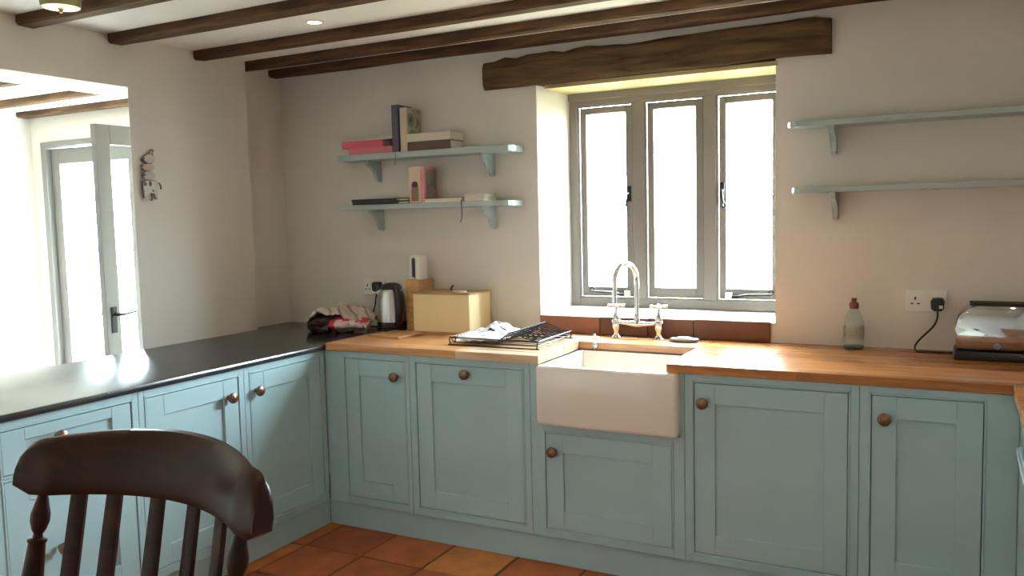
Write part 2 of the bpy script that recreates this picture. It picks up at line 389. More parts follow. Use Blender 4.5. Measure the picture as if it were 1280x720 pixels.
# ------------------------------------------------------------------ fitted cabinets
ZT, ZB = .88, .127
knob_me = B().lathe([(.0,0),(.011,0),(.009,.006),(.0085,.012),(.013,.016),(.021,.021),(.0235,.029),(.0215,.036),(.014,.0405),(0,.042)], axis=(0,-1,0), seg=18).mesh('knob', copper, True)
def front(parent, name, x0, x1, z0, z1, knob, rail=.08, arch=False):
    """inset shaker front: stiles, rails, sunk panel, knob"""
    y0, y1 = .001, .023; b = B()
    rl = min(rail, (z1-z0)*.28)
    b.box(x0, x0+rail, y0, y1, z0, z1, .0015, 1).box(x1-rail, x1, y0, y1, z0, z1, .0015, 1)
    b.box(x0+rail, x1-rail, y0, y1, z0, z0+rl, .0015, 1).box(x0+rail, x1-rail, y0, y1, z1-rl, z1, .0015, 1)
    d = part(name, b, paint, parent)
    part('panel', B().box(x0+rail-.004, x1-rail+.004, .011, .019, z0+rl-.004, z1-rl+.004), paint, d)
    obj('knob', knob_me, d, (knob[0], .001, knob[1]))
    return d
def cabinet(label, loc, rotz, W_, fronts, depth=.58, stile=None, top=ZT, group='duck egg kitchen cabinets', carcass=True):
    """fronts: list of (kind, x0, x1, z0, z1, (knob x, knob z)); local face plane y=0 facing -y"""
    r = thing('base_cabinet', label, 'cabinet', loc, rotz, group)
    g, bd = .003, .007
    hs = sorted(fronts, key=lambda f: f[3]); ox0 = hs[0][1]-g-bd; ox1 = hs[0][2]+g+bd
    b = B(); b.box(0, ox0, 0, .024, ZB, top, .001, 1).box(ox1, W_, 0, .024, ZB, top, .001, 1)
    zs = [ZB] + [v for f in hs for v in (f[3]-g-bd, f[4]+g+bd)] + [top]
    for a, c in zip(zs[::2], zs[1::2]): b.box(ox0, ox1, 0, .024, a, c, .001, 1)
    fr = part('face_frame', b, paint, r)
    b = B()
    for f in hs: frame_rect(b, ox0, ox1, f[3]-g-bd, f[4]+g+bd, -.003, .022, bd, bd, bd, bd, .0022)
    part('bead', b, paint, fr)
    if carcass:
        b = B().box(.002, .018, .024, depth, ZB, top-.004).box(W_-.018, W_-.002, .024, depth, ZB, top-.004).box(.018, W_-.018, .024, depth, ZB, ZB+.018).box(.018, W_-.018, depth-.01, depth, ZB+.018, top-.004)
        part('carcass', b, carc, r)
    for f in fronts: front(r, f[0], *f[1:])
    return r
ZD0, ZD1 = .166, .844
c1 = cabinet('narrow cabinet in the corner beside the dark worktop', (.002,0,0), 0, .496, [('door', .123, .465, ZD0, ZD1, (.425,.775))])
cabinet('wide cabinet with centred knob, left of the sink', (.5,0,0), 0, .623, [('door', .039, .585, ZD0, ZD1, (.31,.812))])
cabinet('cabinet with centred panel right of the sink, knob at top left', (1.802,0,0), 0, .636, [('door', .038, .598, ZD0, ZD1, (.075,.770))])
cabinet('rightmost cabinet facing the viewer, below the toaster', (2.44,0,0), 0, .491, [('door', .040, .386, ZD0, ZD1, (.082,.766))])
# sink cabinet: low door under the ceramic basin
r = thing('base_cabinet', 'low cabinet directly under the white ceramic sink', 'cabinet', (1.125,0,0), 0, 'duck egg kitchen cabinets')
b = B().box(0, .059, 0, .024, ZB, .6212, .001, 1).box(0, .0425, 0, .024, .6212, ZT, .001, 1).box(.631, .675, 0, .024, ZB, .6212, .001, 1).box(.6575, .675, 0, .024, .6212, ZT, .001, 1)
b.box(.059, .631, 0, .024, ZB, .157, .001, 1).box(.059, .631, 0, .024, .591, .6212, .001, 1)
fr = part('face_frame', b, paint, r)
part('bead', frame_rect(B(), .059, .631, .157, .591, -.003, .022, .007, .007, .007, .007, .0022), paint, fr)
part('carcass', B().box(.002,.018,.024,.58,ZB,.60).box(.657,.673,.024,.58,ZB,.60).box(.018,.657,.024,.58,ZB,.145).box(.018,.657,.57,.58,.145,.60), carc, r)
front(r, 'door', .0682, .6218, ZD0, .582, (.108,.507))
# left run, facing +x
cabinet('cabinet at the inner corner of the dark worktop, knob at its left edge', (0,-.532,0), R(90), .530, [('door', .038, .494, ZD0, ZD1, (.066,.766))], depth=.56, top=.878)
cabinet('cabinet under the dark worktop, knob at its right edge', (0,-1.070,0), R(90), .536, [('door', .035, .501, ZD0, ZD1, (.445,.766))], depth=.56, top=.878)
cabinet('drawer unit under the dark worktop, behind the wooden chair', (0,-1.632,0), R(90), .560, [('drawer', .038, .527, .700, ZD1, (.23,.79)), ('drawer', .038, .527, ZD0, .675, (.215,.40))], depth=.56, top=.878)
struct('trim_5', B().box(-.72, .0, -1.654, -1.634, 0, .878), paint, 'painted end panel of the peninsula', 'panel')
struct('trim_6', B().box(2.932, XR-.002, -.984, -.964, 0, .8795), paint, 'painted end panel of the right-hand run', 'panel')
struct('trim_4', B().box(-.72, -.565, -1.633, -.45, 0, .8775), paint, 'painted back panel of the peninsula units', 'panel')
# right run, facing -x
r = thing('base_cabinet', 'plain blank corner cabinet of the right-hand run', 'cabinet', (2.932,-.003,0), R(-90), 'duck egg kitchen cabinets')
part('front_panel', B().box(.0,.352,0,.022,ZB,.879,.001), paint, r)
part('carcass', B().box(.002,.35,.0225,.58,ZB,.875), carc, r)
r = thing('dishwasher', 'panelled appliance with a long chrome bar handle at the right edge', 'dishwasher', (2.932,-.36,0), R(-90))
part('body', B().box(.004,.60,.024,.58,ZB,.872), carc, r)
part('door_panel', B().box(.004,.60,0,.022,.13,.872,.003), paint, r)
part('bar_handle', B().tube([(.035,.002,.80),(.035,-.016,.80),(.042,-.024,.80),(.07,-.028,.80),(.30,-.030,.80),(.53,-.028,.80),(.558,-.024,.80),(.565,-.016,.80),(.565,.002,.80)], .007, 10), steel, r, True)
# plinths
struct('trim_1', B().box(-.018, 2.95, .020, .038, 0, ZB-.004), paint, 'duck egg plinth under the sink run', 'plinth')
struct('trim_2', B().box(-.038, -.020, -1.632, .020, 0, ZB-.004), paint, 'duck egg plinth under the dark worktop', 'plinth')
struct('trim_3', B().box(2.952, 2.970, -.96, .020, 0, ZB-.004), paint, 'duck egg plinth under the right-hand run', 'plinth')

# ------------------------------------------------------------------ worktops
WT = .915
wt = thing('oak_worktop', 'oiled oak worktop running either side of the sink', 'worktop', (1.475, .33, ZT))
part('worktop_section', B().box(.020, .76, -.015, YW-.002, ZT, WT, .003, 2), oak_lit, wt, world=True)
prof = [(-.015,ZT),(YW-.002,ZT),(YW-.002,WT)]
y = .56
while y > .06:
    prof += [(y+.008,WT),(y+.005,WT-.005),(y-.005,WT-.005),(y-.008,WT)]; y -= .062
prof += [(-.012,WT),(-.015,WT-.003)]
part('drainer', B().prism(prof, 'x', .76, 1.173), oak_glare, wt, world=True, label='grooved drainer, window light painted in as paler oak')
part('worktop_section', B().box(1.173, 1.733, .425, YW-.016, ZT, WT, .002, 1), oak_lit, wt, world=True)
b = B().box(1.733, XR-.002, -.015, YW-.002, ZT, WT, .003, 2); b.box(2.909, XR-.002, -.99, -.0152, ZT, WT, .003, 2)
part('worktop_section', b, oak, wt, world=True)
b = B(); Z0, Z1 = .8785, .908
b.prism([(.018,-1.66),(.018,YW-.003),(-.828,YW-.003),(-.828,.312),(-.7355,.312),(-.7355,-1.66)], 'z', Z0, Z1, .010)
solo('slate_worktop', b, slate, 'polished black slate worktop reflecting the garden doors', 'worktop', True)

# ------------------------------------------------------------------ sink, tap
r = thing('butler_sink', 'deep white ceramic butler sink under the window', 'sink', (1.475,.2,.62))
X0, X1, Y0, Y1, Z0, Z1 = 1.168, 1.782, -.045, .44, .622, .8785
b = B(); b.box(X0, X1, Y0, Y1, Z0, Z1, .018, 4)
# hollow out: build the inner bowl by boolean-free inset of the top face
b.bm.faces.ensure_lookup_table()
top = max(b.bm.faces, key=lambda f: f.calc_center_median().z + f.calc_area())
ret = bmesh.ops.inset_region(b.bm, faces=[top], thickness=.026)
ret = bmesh.ops.extrude_face_region(b.bm, geom=[top]); nv = [g for g in ret['geom'] if isinstance(g, bmesh.types.BMVert)]
bmesh.ops.translate(b.bm, verts=nv, vec=(0,0,-.215)); 
cx, cy = (X0+X1)/2, (Y0+Y1)/2
for v in nv: v.co.x = cx + (v.co.x-cx)*.95; v.co.y = cy + (v.co.y-cy)*.95
bmesh.ops.delete(b.bm, geom=[top], context='FACES') if top.is_valid else None
part('basin', b, ceramic, r, True, True, 40)
part('waste', B().lathe([(0,.0),(.035,.0),(.04,.003),(.03,.004),(0,.002)], (1.475,.2,.664)), chrome, r, True, True)
b = B().lathe([(0,0),(.012,0),(.012,.006),(.006,.009),(0,.009)], (1.255,.4235,.902), (0,-1,0), 14)
part('chain_stay', b, steel, r, True, True)
pts = [(1.255+.003*math.sin(i*.7), .411 - .002*i/14, .90 - i*.0085) for i in range(15)]
b = B()
for i, p in enumerate(pts): b.sphere(p, .0032, u=6, v=5)
b.tube(pts, .0012, 5); part('plug_chain', b, steel, r, True, True)
solo('bath_plug', B().lathe([(0,0),(.023,0),(.024,.004),(.016,.009),(.006,.011),(.005,.02),(0,.021)], (1.204,.545,WT)), white_p, 'small white sink plug lying on the worktop behind the rack', 'plug', True)
r = thing('bridge_tap', 'chrome bridge tap with swan neck spout and cross-head handles', 'tap', (1.398,.605,WT))
for x in (1.292, 1.504):
    p = part('pillar', B().lathe([(.026,0),(.027,.004),(.020,.010),(.012,.018),(.012,.034),(.017,.044),(.020,.055),(.020,.068),(.023,.072),(.023,.080),(.018,.088),(.019,.098),(.015,.108),(.010,.116),(.008,.130),(.0075,.150),(0,.150)], (x,.605,WT), seg=18), chrome, r, True, True); p['base'] = r['base']
    b = B().lathe([(0,0),(.012,0),(.013,.006),(.012,.014),(0,.016)], (x,.605,1.062), seg=14)
    for a in (20, 110):
        dx, dy = .034*math.cos(R(a)), .034*math.sin(R(a)); b.tube([(x-dx,.605-dy,1.070),(x,.605,1.070),(x+dx,.605+dy,1.070)], [.0065,.0055,.0065], 8)
        for s in (-1,1): b.sphere((x+s*dx,.605+s*dy,1.070), .0088, u=10, v=6)
    part('cross_handle', b, chrome, p, True, True)
part('bridge', B().tube([(1.292,.605,.992),(1.34,.605,.986),(1.398,.605,.984),(1.456,.605,.986),(1.504,.605,.992)], [.0105,.0095,.016,.0095,.0105], 12), chrome, r, True, True)
sp = [(1.398,.605,.984),(1.398,.605,1.01),(1.398,.605,1.03),(1.398,.605,1.19)]
ax, ay = -.30, -.954        # direction in plan the spout swings out
rad = .085
for i in range(1, 15):
    t = math.pi - (math.pi*.98)*i/14; d = rad + rad*math.cos(t); sp.append((1.398+ax*d, .605+ay*d, 1.19 + rad*math.sin(t)*1.02))
sp += [(1.398+ax*2*rad*1.0, .605+ay*2*rad, 1.13), (1.398+ax*2*rad, .605+ay*2*rad, 1.095)]
part('spout', B().tube(sp, [.019,.014,.0125]+[.0115]*(len(sp)-4)+[.0125], 14), chrome, r, True, True)
part('spout_collar', B().lathe([(.0125,0),(.017,.004),(.017,.012),(.0125,.018),(.016,.024),(.013,.032),(.0125,.032)], (1.398,.605,1.002)), chrome, r, True, True)
r = thing('soap_dish', 'flat oval soap dish right of the tap', 'soap dish', (1.635,.575,WT))
def oval(b, cx, cy, rx, ry, prof, seg=28):
    rings = [[b.bm.verts.new((cx+(rx+dr_)*math.cos(2*math.pi*i/seg), cy+(ry+dr_)*math.sin(2*math.pi*i/seg), z)) for i in range(seg)] for dr_, z in prof]
    for a, c in zip(rings, rings[1:]):
        for i in range(seg): b.bm.faces.new((a[i], a[(i+1)%seg], c[(i+1)%seg], c[i]))
    b.bm.faces.new(rings[0][::-1]); b.bm.faces.new(rings[-1]); return b
part('dish', oval(B(), 1.635,.575,.062,.038,[(-.012,WT),(-.002,WT+.003),(.006,WT+.014),(.004,WT+.0155),(-.004,WT+.008),(-.02,WT+.006)]), mat('grey_dish',(.25,.27,.27),.3), r, True, True)
part('soap', oval(B(), 1.635,.575,.036,.020,[(-.006,WT+.007),(0,WT+.012),(-.001,WT+.018),(-.008,WT+.0225)]), white_p, r, True, True)

# ------------------------------------------------------------------ wall shelves
def shelf(label, x0, x1, z0, z1, bx, group, end_round):
    y0 = .525; r = thing('wall_shelf', label, 'shelf', ((x0+x1)/2, YW, z0), 0, group)
    if end_round > 0: poly = [(x0,YW+.001),(x0,y0),(x1-.035,y0),(x1-.012,y0+.012),(x1,y0+.035),(x1,YW+.001)]
    else: poly = [(x1,YW+.001),(x1,y0),(x0+.035,y0),(x0+.012,y0+.012),(x0,y0+.035),(x0,YW+.001)]
    part('board', B().prism(poly, 'z', z0, z1, .0025), shelf_paint, r, world=True)
    for x in bx:
        prof = [(YW+.001,z0),(y0+.03,z0),(y0+.032,z0-.020),(y0+.045,z0-.032),(y0+.075,z0-.042),(y0+.098,z0-.062),(y0+.108,z0-.085),(y0+.112,z0-.102),(y0+.122,z0-.112),(YW-.012,z0-.116),(YW+.001,z0-.112)]
        part('bracket', B().prism(prof, 'x', x-.011, x+.011, .002), shelf_paint, r, world=True)
shelf('upper bookshelf left of the window, carrying the tall book', -.296, .775, 1.832, 1.864, (-.122,.600), 'pale blue wall shelves', 1)
shelf('lower bookshelf left of the window, carrying the pink box', -.288, .768, 1.562, 1.590, (-.115,.600), 'pale blue wall shelves', 1)
shelf('upper empty shelf right of the window', 2.094, XR-.01, 1.852, 1.876, (2.268,3.2), 'pale blue wall shelves', -1)
shelf('lower empty shelf right of the window', 2.111, XR-.01, 1.576, 1.599, (2.275,3.2), 'pale blue wall shelves', -1)

# books
def book(label, x0, x1, y0, y1, z0, z1, cover, spine='front', group='books on the wall shelves', pagecol=None, name='book', extra=None):
    """cover boards + spine and an inset page block"""
    r = thing(name, label, 'book', ((x0+x1)/2, (y0+y1)/2, z0), 0, group); t = .0035; pm = pagecol or paper
    b = B()
    if spine == 'front':     # lying, spine to the room
        b.box(x0,x1,y0,y1,z0,z0+t).box(x0,x1,y0,y1,z1-t,z1).box(x0,x1,y0,y0+t,z0+t,z1-t)
        pg = B().box(x0+.004,x1-.004,y0+t,y1-.004,z0+t,z1-t)
    elif spine == 'back':    # lying, pages to the room
        b.box(x0,x1,y0,y1,z0,z0+t).box(x0,x1,y0,y1,z1-t,z1).box(x0,x1,y1-t,y1,z0+t,z1-t)
        pg = B().box(x0+.004,x1-.004,y0+.004,y1-t,z0+t,z1-t)
    else:                    # upright, spine to the room
        b.box(x0,x0+t,y0,y1,z0,z1).box(x1-t,x1,y0,y1,z0,z1).box(x0+t,x1-t,y0,y0+t,z0,z1)
        pg = B().box(x0+t,x1-t,y0+t,y1-.004,z0+.004,z1-.004)
    part('cover', b, cover, r, world=True); part('pages', pg, pm, r, world=True)
    return r
c = lambda n, rgb, ro=.5: mat(n, rgb, ro)
U, Lw = 1.8645, 1.5905
pink = c('pink_cover',(.62,.09,.13)); pink2 = c('rose_cover',(.58,.15,.18)); lil = c('grey_lilac_spine',(.10,.095,.14)); dk = c('black_cover',(.012,.011,.012)); ivory = c('ivory_cover',(.62,.56,.46)); brown = c('brown_cover',(.085,.045,.03)); tan_ = c('cream_spine',(.55,.46,.34)); white_c = c('white_cover',(.72,.70,.66)); grey_c = c('sage_cover',(.20,.24,.19))
book('rose pink book lying lowest at the left of the upper shelf', -.225, .066, .535, .668, U, U+.034, pink2)
book('bright pink book lying on the rose pink one', -.268, .008, .532, .664, U+.0345, U+.072, pink)
book('thin pale book topping the pink pile', -.272, .066, .536, .662, U+.0725, U+.087, c('pale_green_cover',(.50,.54,.47)))
book('tall slim grey book standing upright beside the pink pile', .0715, .112, .530, .664, U, U+.246, lil, 'up')
# recipe book with photo cover
r = book('upright recipe book with a photo of a white dish on its cover', .120, .162, .537, .668, U, U+.228, tan_, 'up')
cm = mat('photo_cover', (.2,.22,.17), .35)
mp = coords(cm); vo = N(cm, 'ShaderNodeTexVoronoi'); vo.inputs['Scale'].default_value = 14; L(cm, mp, 'Vector', vo, 'Vector')
rp = ramp(cm, [(0,(.04,.02,.015)),(.25,(.16,.19,.13)),(.5,(.25,.27,.21)),(.62,(.50,.46,.38)),(.8,(.18,.20,.15))]); L(cm, vo, 'Distance', rp, 'Fac'); L(cm, rp, 'Color', P(cm), 'Base Color')
part('cover_photo', B().box(.1615, .1635, .545, .664, U+.004, U+.224), cm, r, world=True)
book('brown book lying under the ivory one on the upper shelf', .172, .428, .535, .665, U, U+.046, brown)
book('thick ivory book lying on the brown book', .166, .432, .531, .668, U+.0465, U+.088, ivory)
book('black book lying lowest at the left of the lower shelf', -.214, .086, .535, .662, Lw, Lw+.015, dk)
book('black book lying on another black one, lower shelf', -.218, .080, .533, .664, Lw+.0153, Lw+.030, dk)
book('thin white booklet topping the black books', -.190, .062, .545, .664, Lw+.0303, Lw+.036, white_c)
book('small black book beside the black pile', .0885, .158, .540, .660, Lw, Lw+.014, dk, 'back')
book('small black book atop the other small black book', .0885, .156, .540, .660, Lw+.0143, Lw+.029, dk, 'back')
r = book('white book lying flat with a brown top, ribbon hanging down', .252, .495, .530, .664, Lw, Lw+.020, white_c, 'back')
part('top_cover', B().box(.252,.497,.530,.666,Lw+.0202,Lw+.0235), brown, r, world=True)
b = B().tube([(.490,.5295,Lw+.010),(.4905,.5215,Lw+.0),(.497,.521,Lw-.05),(.494,.5215,Lw-.08),(.484,.5215,Lw-.108)], .0022, 6); part('ribbon', b, lil, r, True, True)
book('white book lying at the right end of the lower shelf', .502, .622, .531, .660, Lw, Lw+.016, white_c, 'back')
book('small white pad with dark back at the shelf end', .506, .624, .533, .655, Lw+.0165, Lw+.036, c('pad_cover',(.62,.56,.50)), 'front')
solo('bookmark_ribbon', B().tube([(.095,.5215,U-.002),(.095,.5205,U-.03),(.093,.521,U-.05),(.088,.5215,U-.07)], .0015, 6).tube([(.095,.531,U+.001),(.095,.5215,U-.001)], .0015, 6), lil, 'thin ribbon hanging over the edge of the upper shelf', 'ribbon', True)
# pink tea box
r = thing('cardboard_box', 'upright pink and cream box with a printed jar on the front', 'box', (.245,.60,Lw), 0)
part('carton', B().box(.168,.264,.532,.655,Lw,Lw+.190,.001), c('box_pink',(.62,.25,.27)), r, world=True)
part('front_print', B().box(.170,.240,.5308,.5325,Lw+.003,Lw+.187), c('print_cream',(.60,.47,.36)), r, world=True)
part('jar_print', B().prism([(.182,Lw+.010),(.228,Lw+.010),(.228,Lw+.075),(.222,Lw+.085),(.225,Lw+.098),(.218,Lw+.112),(.194,Lw+.112),(.187,Lw+.098),(.190,Lw+.085),(.182,Lw+.075)], 'y', .5300, .5315), c('print_jar',(.22,.12,.08)), r, world=True)
part('jar_lid_print', B().prism([(.186,Lw+.083),(.225,Lw+.083),(.225,Lw+.098),(.218,Lw+.112),(.194,Lw+.112),(.187,Lw+.098)], 'y', .5292, .5300), c('print_dark',(.04,.01,.01)), r, world=True)
gm = mat('side_print', (.2,.22,.17), .45); mottle(gm, [(.35,(.10,.13,.10)),(.5,(.24,.25,.20)),(.62,(.45,.12,.13)),(.7,(.22,.24,.19))], 16)
part('side_print', B().box(.2632,.2650,.548,.645,Lw+.006,Lw+.175), gm, r, world=True)

# ------------------------------------------------------------------ left counter things
# bread bin
r = thing('bread_bin', 'cream painted bread bin with a wooden lid', 'bread bin', (.405,.545,WT))
bx0, bx1, by0, by1 = .236, .574, .435, .655
b = B().box(bx0,bx1,by0,by0+.012,WT,1.118,.002).box(bx0,bx1,by1-.012,by1,WT,1.118,.002).box(bx0,bx0+.012,by0+.012,by1-.012,WT,1.118,.002).box(bx1-.012,bx1,by0+.012,by1-.012,WT,1.118,.002).box(bx0+.012,bx1-.012,by0+.012,by1-.012,WT,WT+.01)
part('body', b, cream, r, world=True)
lid = part('lid', B().box(bx0-.004,bx1+.004,by0-.004,by1+.004,1.1185,1.127,.002), lidw, r, world=True); lid['base'] = r['base']
part('leather_pull', B().tube([(.385,.575,1.127),(.383,.575,1.140),(.392,.575,1.150),(.398,.575,1.156)], [.006,.006,.006,.004], 6), brown, lid, True, True)
part('finger_hole_ring', B().lathe([(.020,0),(.037,0),(.037,.006),(.032,.011),(.024,.010),(.020,.004),(.020,0)], (.482,.50,1.127), cap=False), tan_, lid, True, True)
part('base_board', B().box(bx0-.006,bx1+.003,by0-.008,by0+.001,WT,WT+.012), boardw, r, world=True)
# knife block box with white gadget
solo('storage_box', B().box(.142,.226,.505,.655,WT,1.185,.004), pine, 'tall beech wood block behind the bread bin', 'box')
r = thing('electric_can_opener', 'white upright gadget with a black slot on the wood block', 'can opener', (.185,.565,1.1855))
b = B().prism([(.150,1.1855),(.220,1.1855),(.220,1.298),(.216,1.308),(.208,1.314),(.162,1.314),(.153,1.308),(.150,1.298)], 'y', .530, .605, .006); part('body', b, white_p, r, True, True)
part('slot', B().prism([(.172,1.196),(.190,1.192),(.192,1.285),(.190,1.297),(.182,1.302),(.174,1.297),(.172,1.285)], 'y', .5255, .532, .001), blackp, r, world=True)
part('button', B().box(.176,.186,.524,.528,1.189,1.200,.002), white_p, r, world=True)
# kettle
KX, KY = .052, .500
r = thing('kettle', 'brushed steel kettle with black lid and handle', 'kettle', (KX,KY,WT))
part('power_base', B().lathe([(.080,0),(.082,.004),(.082,.014),(.075,.018),(0,.018)], (KX,KY,WT), seg=32), blackp, r, True, True)
part('body_band', B().lathe([(.077,.019),(.0795,.021),(.080,.046),(.079,.048),(0,.048)], (KX,KY,WT), seg=32), blackp, r, True, True)
part('body', B().lathe([(.079,.048),(.079,.06),(.0775,.11),(.074,.16),(.069,.195),(.064,.212),(.058,.222)], (KX,KY,WT), seg=36), steel, r, True, True, 60)
part('lid', B().lathe([(.059,.221),(.056,.234),(.046,.246),(.026,.254),(0,.256)], (KX,KY,WT), seg=28), blackp, r, True, True)
# broad moulded handle on the right-hand side
hd = Vector((.86,-.51,0)).normalized(); hp = []
for d, z in ((.046,.236),(.072,.226),(.088,.195),(.093,.150),(.093,.095),(.088,.055),(.076,.045)): hp.append((KX+hd.x*d, KY+hd.y*d, WT+z))
b = B().tube(hp, [.018,.020,.020,.019,.019,.018,.016], 12); part('handle', b, blackp, r, True, True)
part('spout', B().prism([(KX-.055,WT+.222),(KX-.090,WT+.205),(KX-.066,WT+.165)], 'y', KY-.022, KY+.022, .004), steel, r, True, True)
cord = mat('black_cord', (.01,.01,.01), .5)
# sockets
def socket(label, cx, cz, gang):
    r = thing('wall_socket', label, 'socket', (cx, YW, cz-.045)); hw = .075 if gang == 2 else .044
    part('plate', B().box(cx-hw,cx+hw,YW-.010,YW+.001,cz-.045,cz+.045,.003), white_p, r, world=True)
    for g in ((-1,1) if gang == 2 else (0,)):
        ox = cx+g*.042
        for dx, dz, wx, wz in ((0,.010,.0035,.006),(-.012,-.012,.005,.003),(.012,-.012,.005,.003)):
            part('pin_hole', B().box(ox+dx-wx,ox+dx+wx,YW-.0108,YW-.0095,cz+dz-wz,cz+dz+wz), blackp, r, world=True)
    for g in ((-1,1) if gang == 2 else (0,)):
        part('switch', B().box(cx+g*.016-.007,cx+g*.016+.007,YW-.014,YW-.009,cz+.022,cz+.038,.002), white_p, r, world=True)
socket('white double socket on the wall beside the toaster', 2.630, 1.119, 2)
socket('white double socket half hidden behind the kettle', -.190, 1.128, 2)
def plug(label, cx, cz, path, rr=.004):
    r = thing('power_plug', label, 'plug', (cx, YW-.03, cz-.03))
    b = B().prism([(cx-.024,cz-.020),(cx-.014,cz-.030),(cx+.014,cz-.030),(cx+.024,cz-.020),(cx+.026,cz+.012),(cx+.018,cz+.024),(cx-.018,cz+.024),(cx-.026,cz+.012)], 'y', YW-.050, YW-.0112, .006)
    part('plug_body', b, blackp, r, True, True)
    part('cord', B().tube(path, rr, 8), cord, r, True, True)
    return r
def smooth_path(ps, n=8):
    ps = [Vector(p) for p in ps]; out = []
    for i in range(len(ps)-1):
        p0, p1, p2, p3 = ps[max(i-1,0)], ps[i], ps[i+1], ps[min(i+2,len(ps)-1)]
        for k in range(n):
            t = k/n; out.append(.5*((2*p1) + (p2-p0)*t + (2*p0-5*p1+4*p2-p3)*t*t + (3*p1-p0-3*p2+p3)*t**3))
    out.append(ps[-1]); return out
pl = plug('black plug with white sticker feeding the toaster', 2.672, 1.110, smooth_path([(2.672,.640,1.082),(2.671,.632,1.05),(2.655,.63,1.015),(2.610,.622,.965),(2.592,.615,.935),(2.60,.60,.9195),(2.64,.592,.9195),(2.69,.585,.9195),(2.7295,.578,.921)]))
part('sticker', B().box(2.677,2.691,YW-.0512,YW-.0498,1.092,1.105), white_p, pl, world=True)
plug('black plug in the socket behind the kettle', -.150, 1.135, smooth_path([(-.15,.64,1.108),(-.15,.632,1.07),(-.155,.62,1.01),(-.175,.60,.945),(-.16,.56,.920),(-.11,.545,.920),(-.06,.54,.9215),(-.034,.528,.9225)]))
# chopping board
solo('chopping_board', B().prism([(.098,.235),(.300,.205),(.318,.395),(.120,.425)], 'z', WT, WT+.012, .003), boardw, 'small thin wooden board lying in front of the kettle', 'board')

# crumpled cloths and bags at the corner
def crumple(b, c, sc, seed, amp, freq=9., u=40, v=24, floor=None):
    bm2 = bmesh.new(); bmesh.ops.create_uvsphere(bm2, u_segments=u, v_segments=v, radius=1)
    c = Vector(c); off = Vector((seed*3.7, seed*1.3, seed*7.1)); vm = {}
    for vt in bm2.verts:
        d = vt.co.copy(); p = Vector((d.x*sc[0], d.y*sc[1], d.z*sc[2]))
        n1 = noise.noise(p*freq + off); n2 = noise.noise(p*freq*2.7 + off*2); rid = 1-abs(noise.noise(p*freq*1.6 + off*3))*2
        q = c + p*(1 + amp*(n1*.9 + n2*.4 + rid*.35))
        if floor is not None and q.z < floor: q.z = floor
        vm[vt] = b.bm.verts.new(q)
    for f in bm2.faces: b.bm.faces.new([vm[x] for x in f.verts])
    bm2.free(); return b
darkbag = mottle(mat('dark_patterned_bag',(.02,.01,.01),.35), [(.4,(.010,.006,.007)),(.6,(.05,.02,.022)),(.72,(.16,.10,.09))], 26)
solo('shopping_bag', crumple(B(), (-.275,.40,.945), (.105,.135,.065), 3, .42, 16, floor=.9085), darkbag, 'crumpled dark patterned bag on the slate worktop corner', 'bag', True)
redm = mottle(mat('red_and_white_cloth',(.5,.03,.07),.6), [(.42,(.48,.025,.07)),(.52,(.55,.04,.10)),(.56,(.72,.60,.60)),(.66,(.70,.55,.56))], 11)
b = crumple(B(), (-.165,.395,.957), (.125,.10,.038), 5, .40, 15, floor=.9085)
solo('oven_glove', b, redm, 'red and white quilted oven glove on the dark bag', 'oven glove', True)
towel_m = mat('striped_tea_towel', (.6,.55,.50), .85)
mp = coords(towel_m); wv = N(towel_m, 'ShaderNodeTexWave', wave_type='BANDS', bands_direction='DIAGONAL'); wv.inputs['Scale'].default_value = 7; wv.inputs['Distortion'].default_value = 5; wv.inputs['Detail'].default_value = 1; L(towel_m, mp, 'Vector', wv, 'Vector')
rp = ramp(towel_m, [(0,(.55,.50,.45)),(.86,(.52,.46,.42)),(.93,(.24,.18,.17)),(1,(.35,.24,.23))]); L(towel_m, wv, 'Fac', rp, 'Fac'); L(towel_m, rp, 'Color', P(towel_m), 'Base Color')
def cloth(b, c, sx, sy, zf, n=34, rot=0., th=.004):
    """draped two-sided cloth patch: zf(u,v) gives height"""
    g = []
    for s in (0, 1):
        rows = []
        for i in range(n+1):
            row = []
            for j in range(n+1):
                u, v = i/n*2-1, j/n*2-1
                w1 = .06*noise.noise(Vector((u*2, v*2, 4.2))); w2 = .06*noise.noise(Vector((u*2, v*2, 8.1)))
                x, y_ = (u+w1)*sx, (v+w2)*sy
                X, Y = c[0]+x*math.cos(rot)-y_*math.sin(rot), c[1]+x*math.sin(rot)+y_*math.cos(rot)
                row.append(b.bm.verts.new((X, Y, zf(u, v, X, Y) - s*th)))
            rows.append(row)
        g.append(rows)
    for s in (0, 1):
        for i in range(n):
            for j in range(n):
                q = (g[s][i][j], g[s][i+1][j], g[s][i+1][j+1], g[s][i][j+1]); b.bm.faces.new(q if s == 0 else q[::-1])
    for k in range(n):
        for a, c_ in ((( 0,k),(0,k+1)),((n,k+1),(n,k)),((k+1,0),(k,0)),((k,n),(k+1,n))):
            b.bm.faces.new((g[0][a[0]][a[1]], g[1][a[0]][a[1]], g[1][c_[0]][c_[1]], g[0][c_[0]][c_[1]]))
    return b
def tz(u, v, X, Y):
    r2 = u*u + v*v
    return max(.918, .995 + .045*(1-.75*u*u-.7*v*v) - .035*max(0,u) + .040*noise.noise(Vector((X*13, Y*13, 2))) + .022*abs(noise.noise(Vector((X*30, Y*30, 5)))) )
solo('tea_towel', cloth(B(), (-.215,.435), .175, .13, tz, rot=.25), towel_m, 'pale striped tea towel crumpled over the bag and oven glove', 'tea towel', True, angle=60)

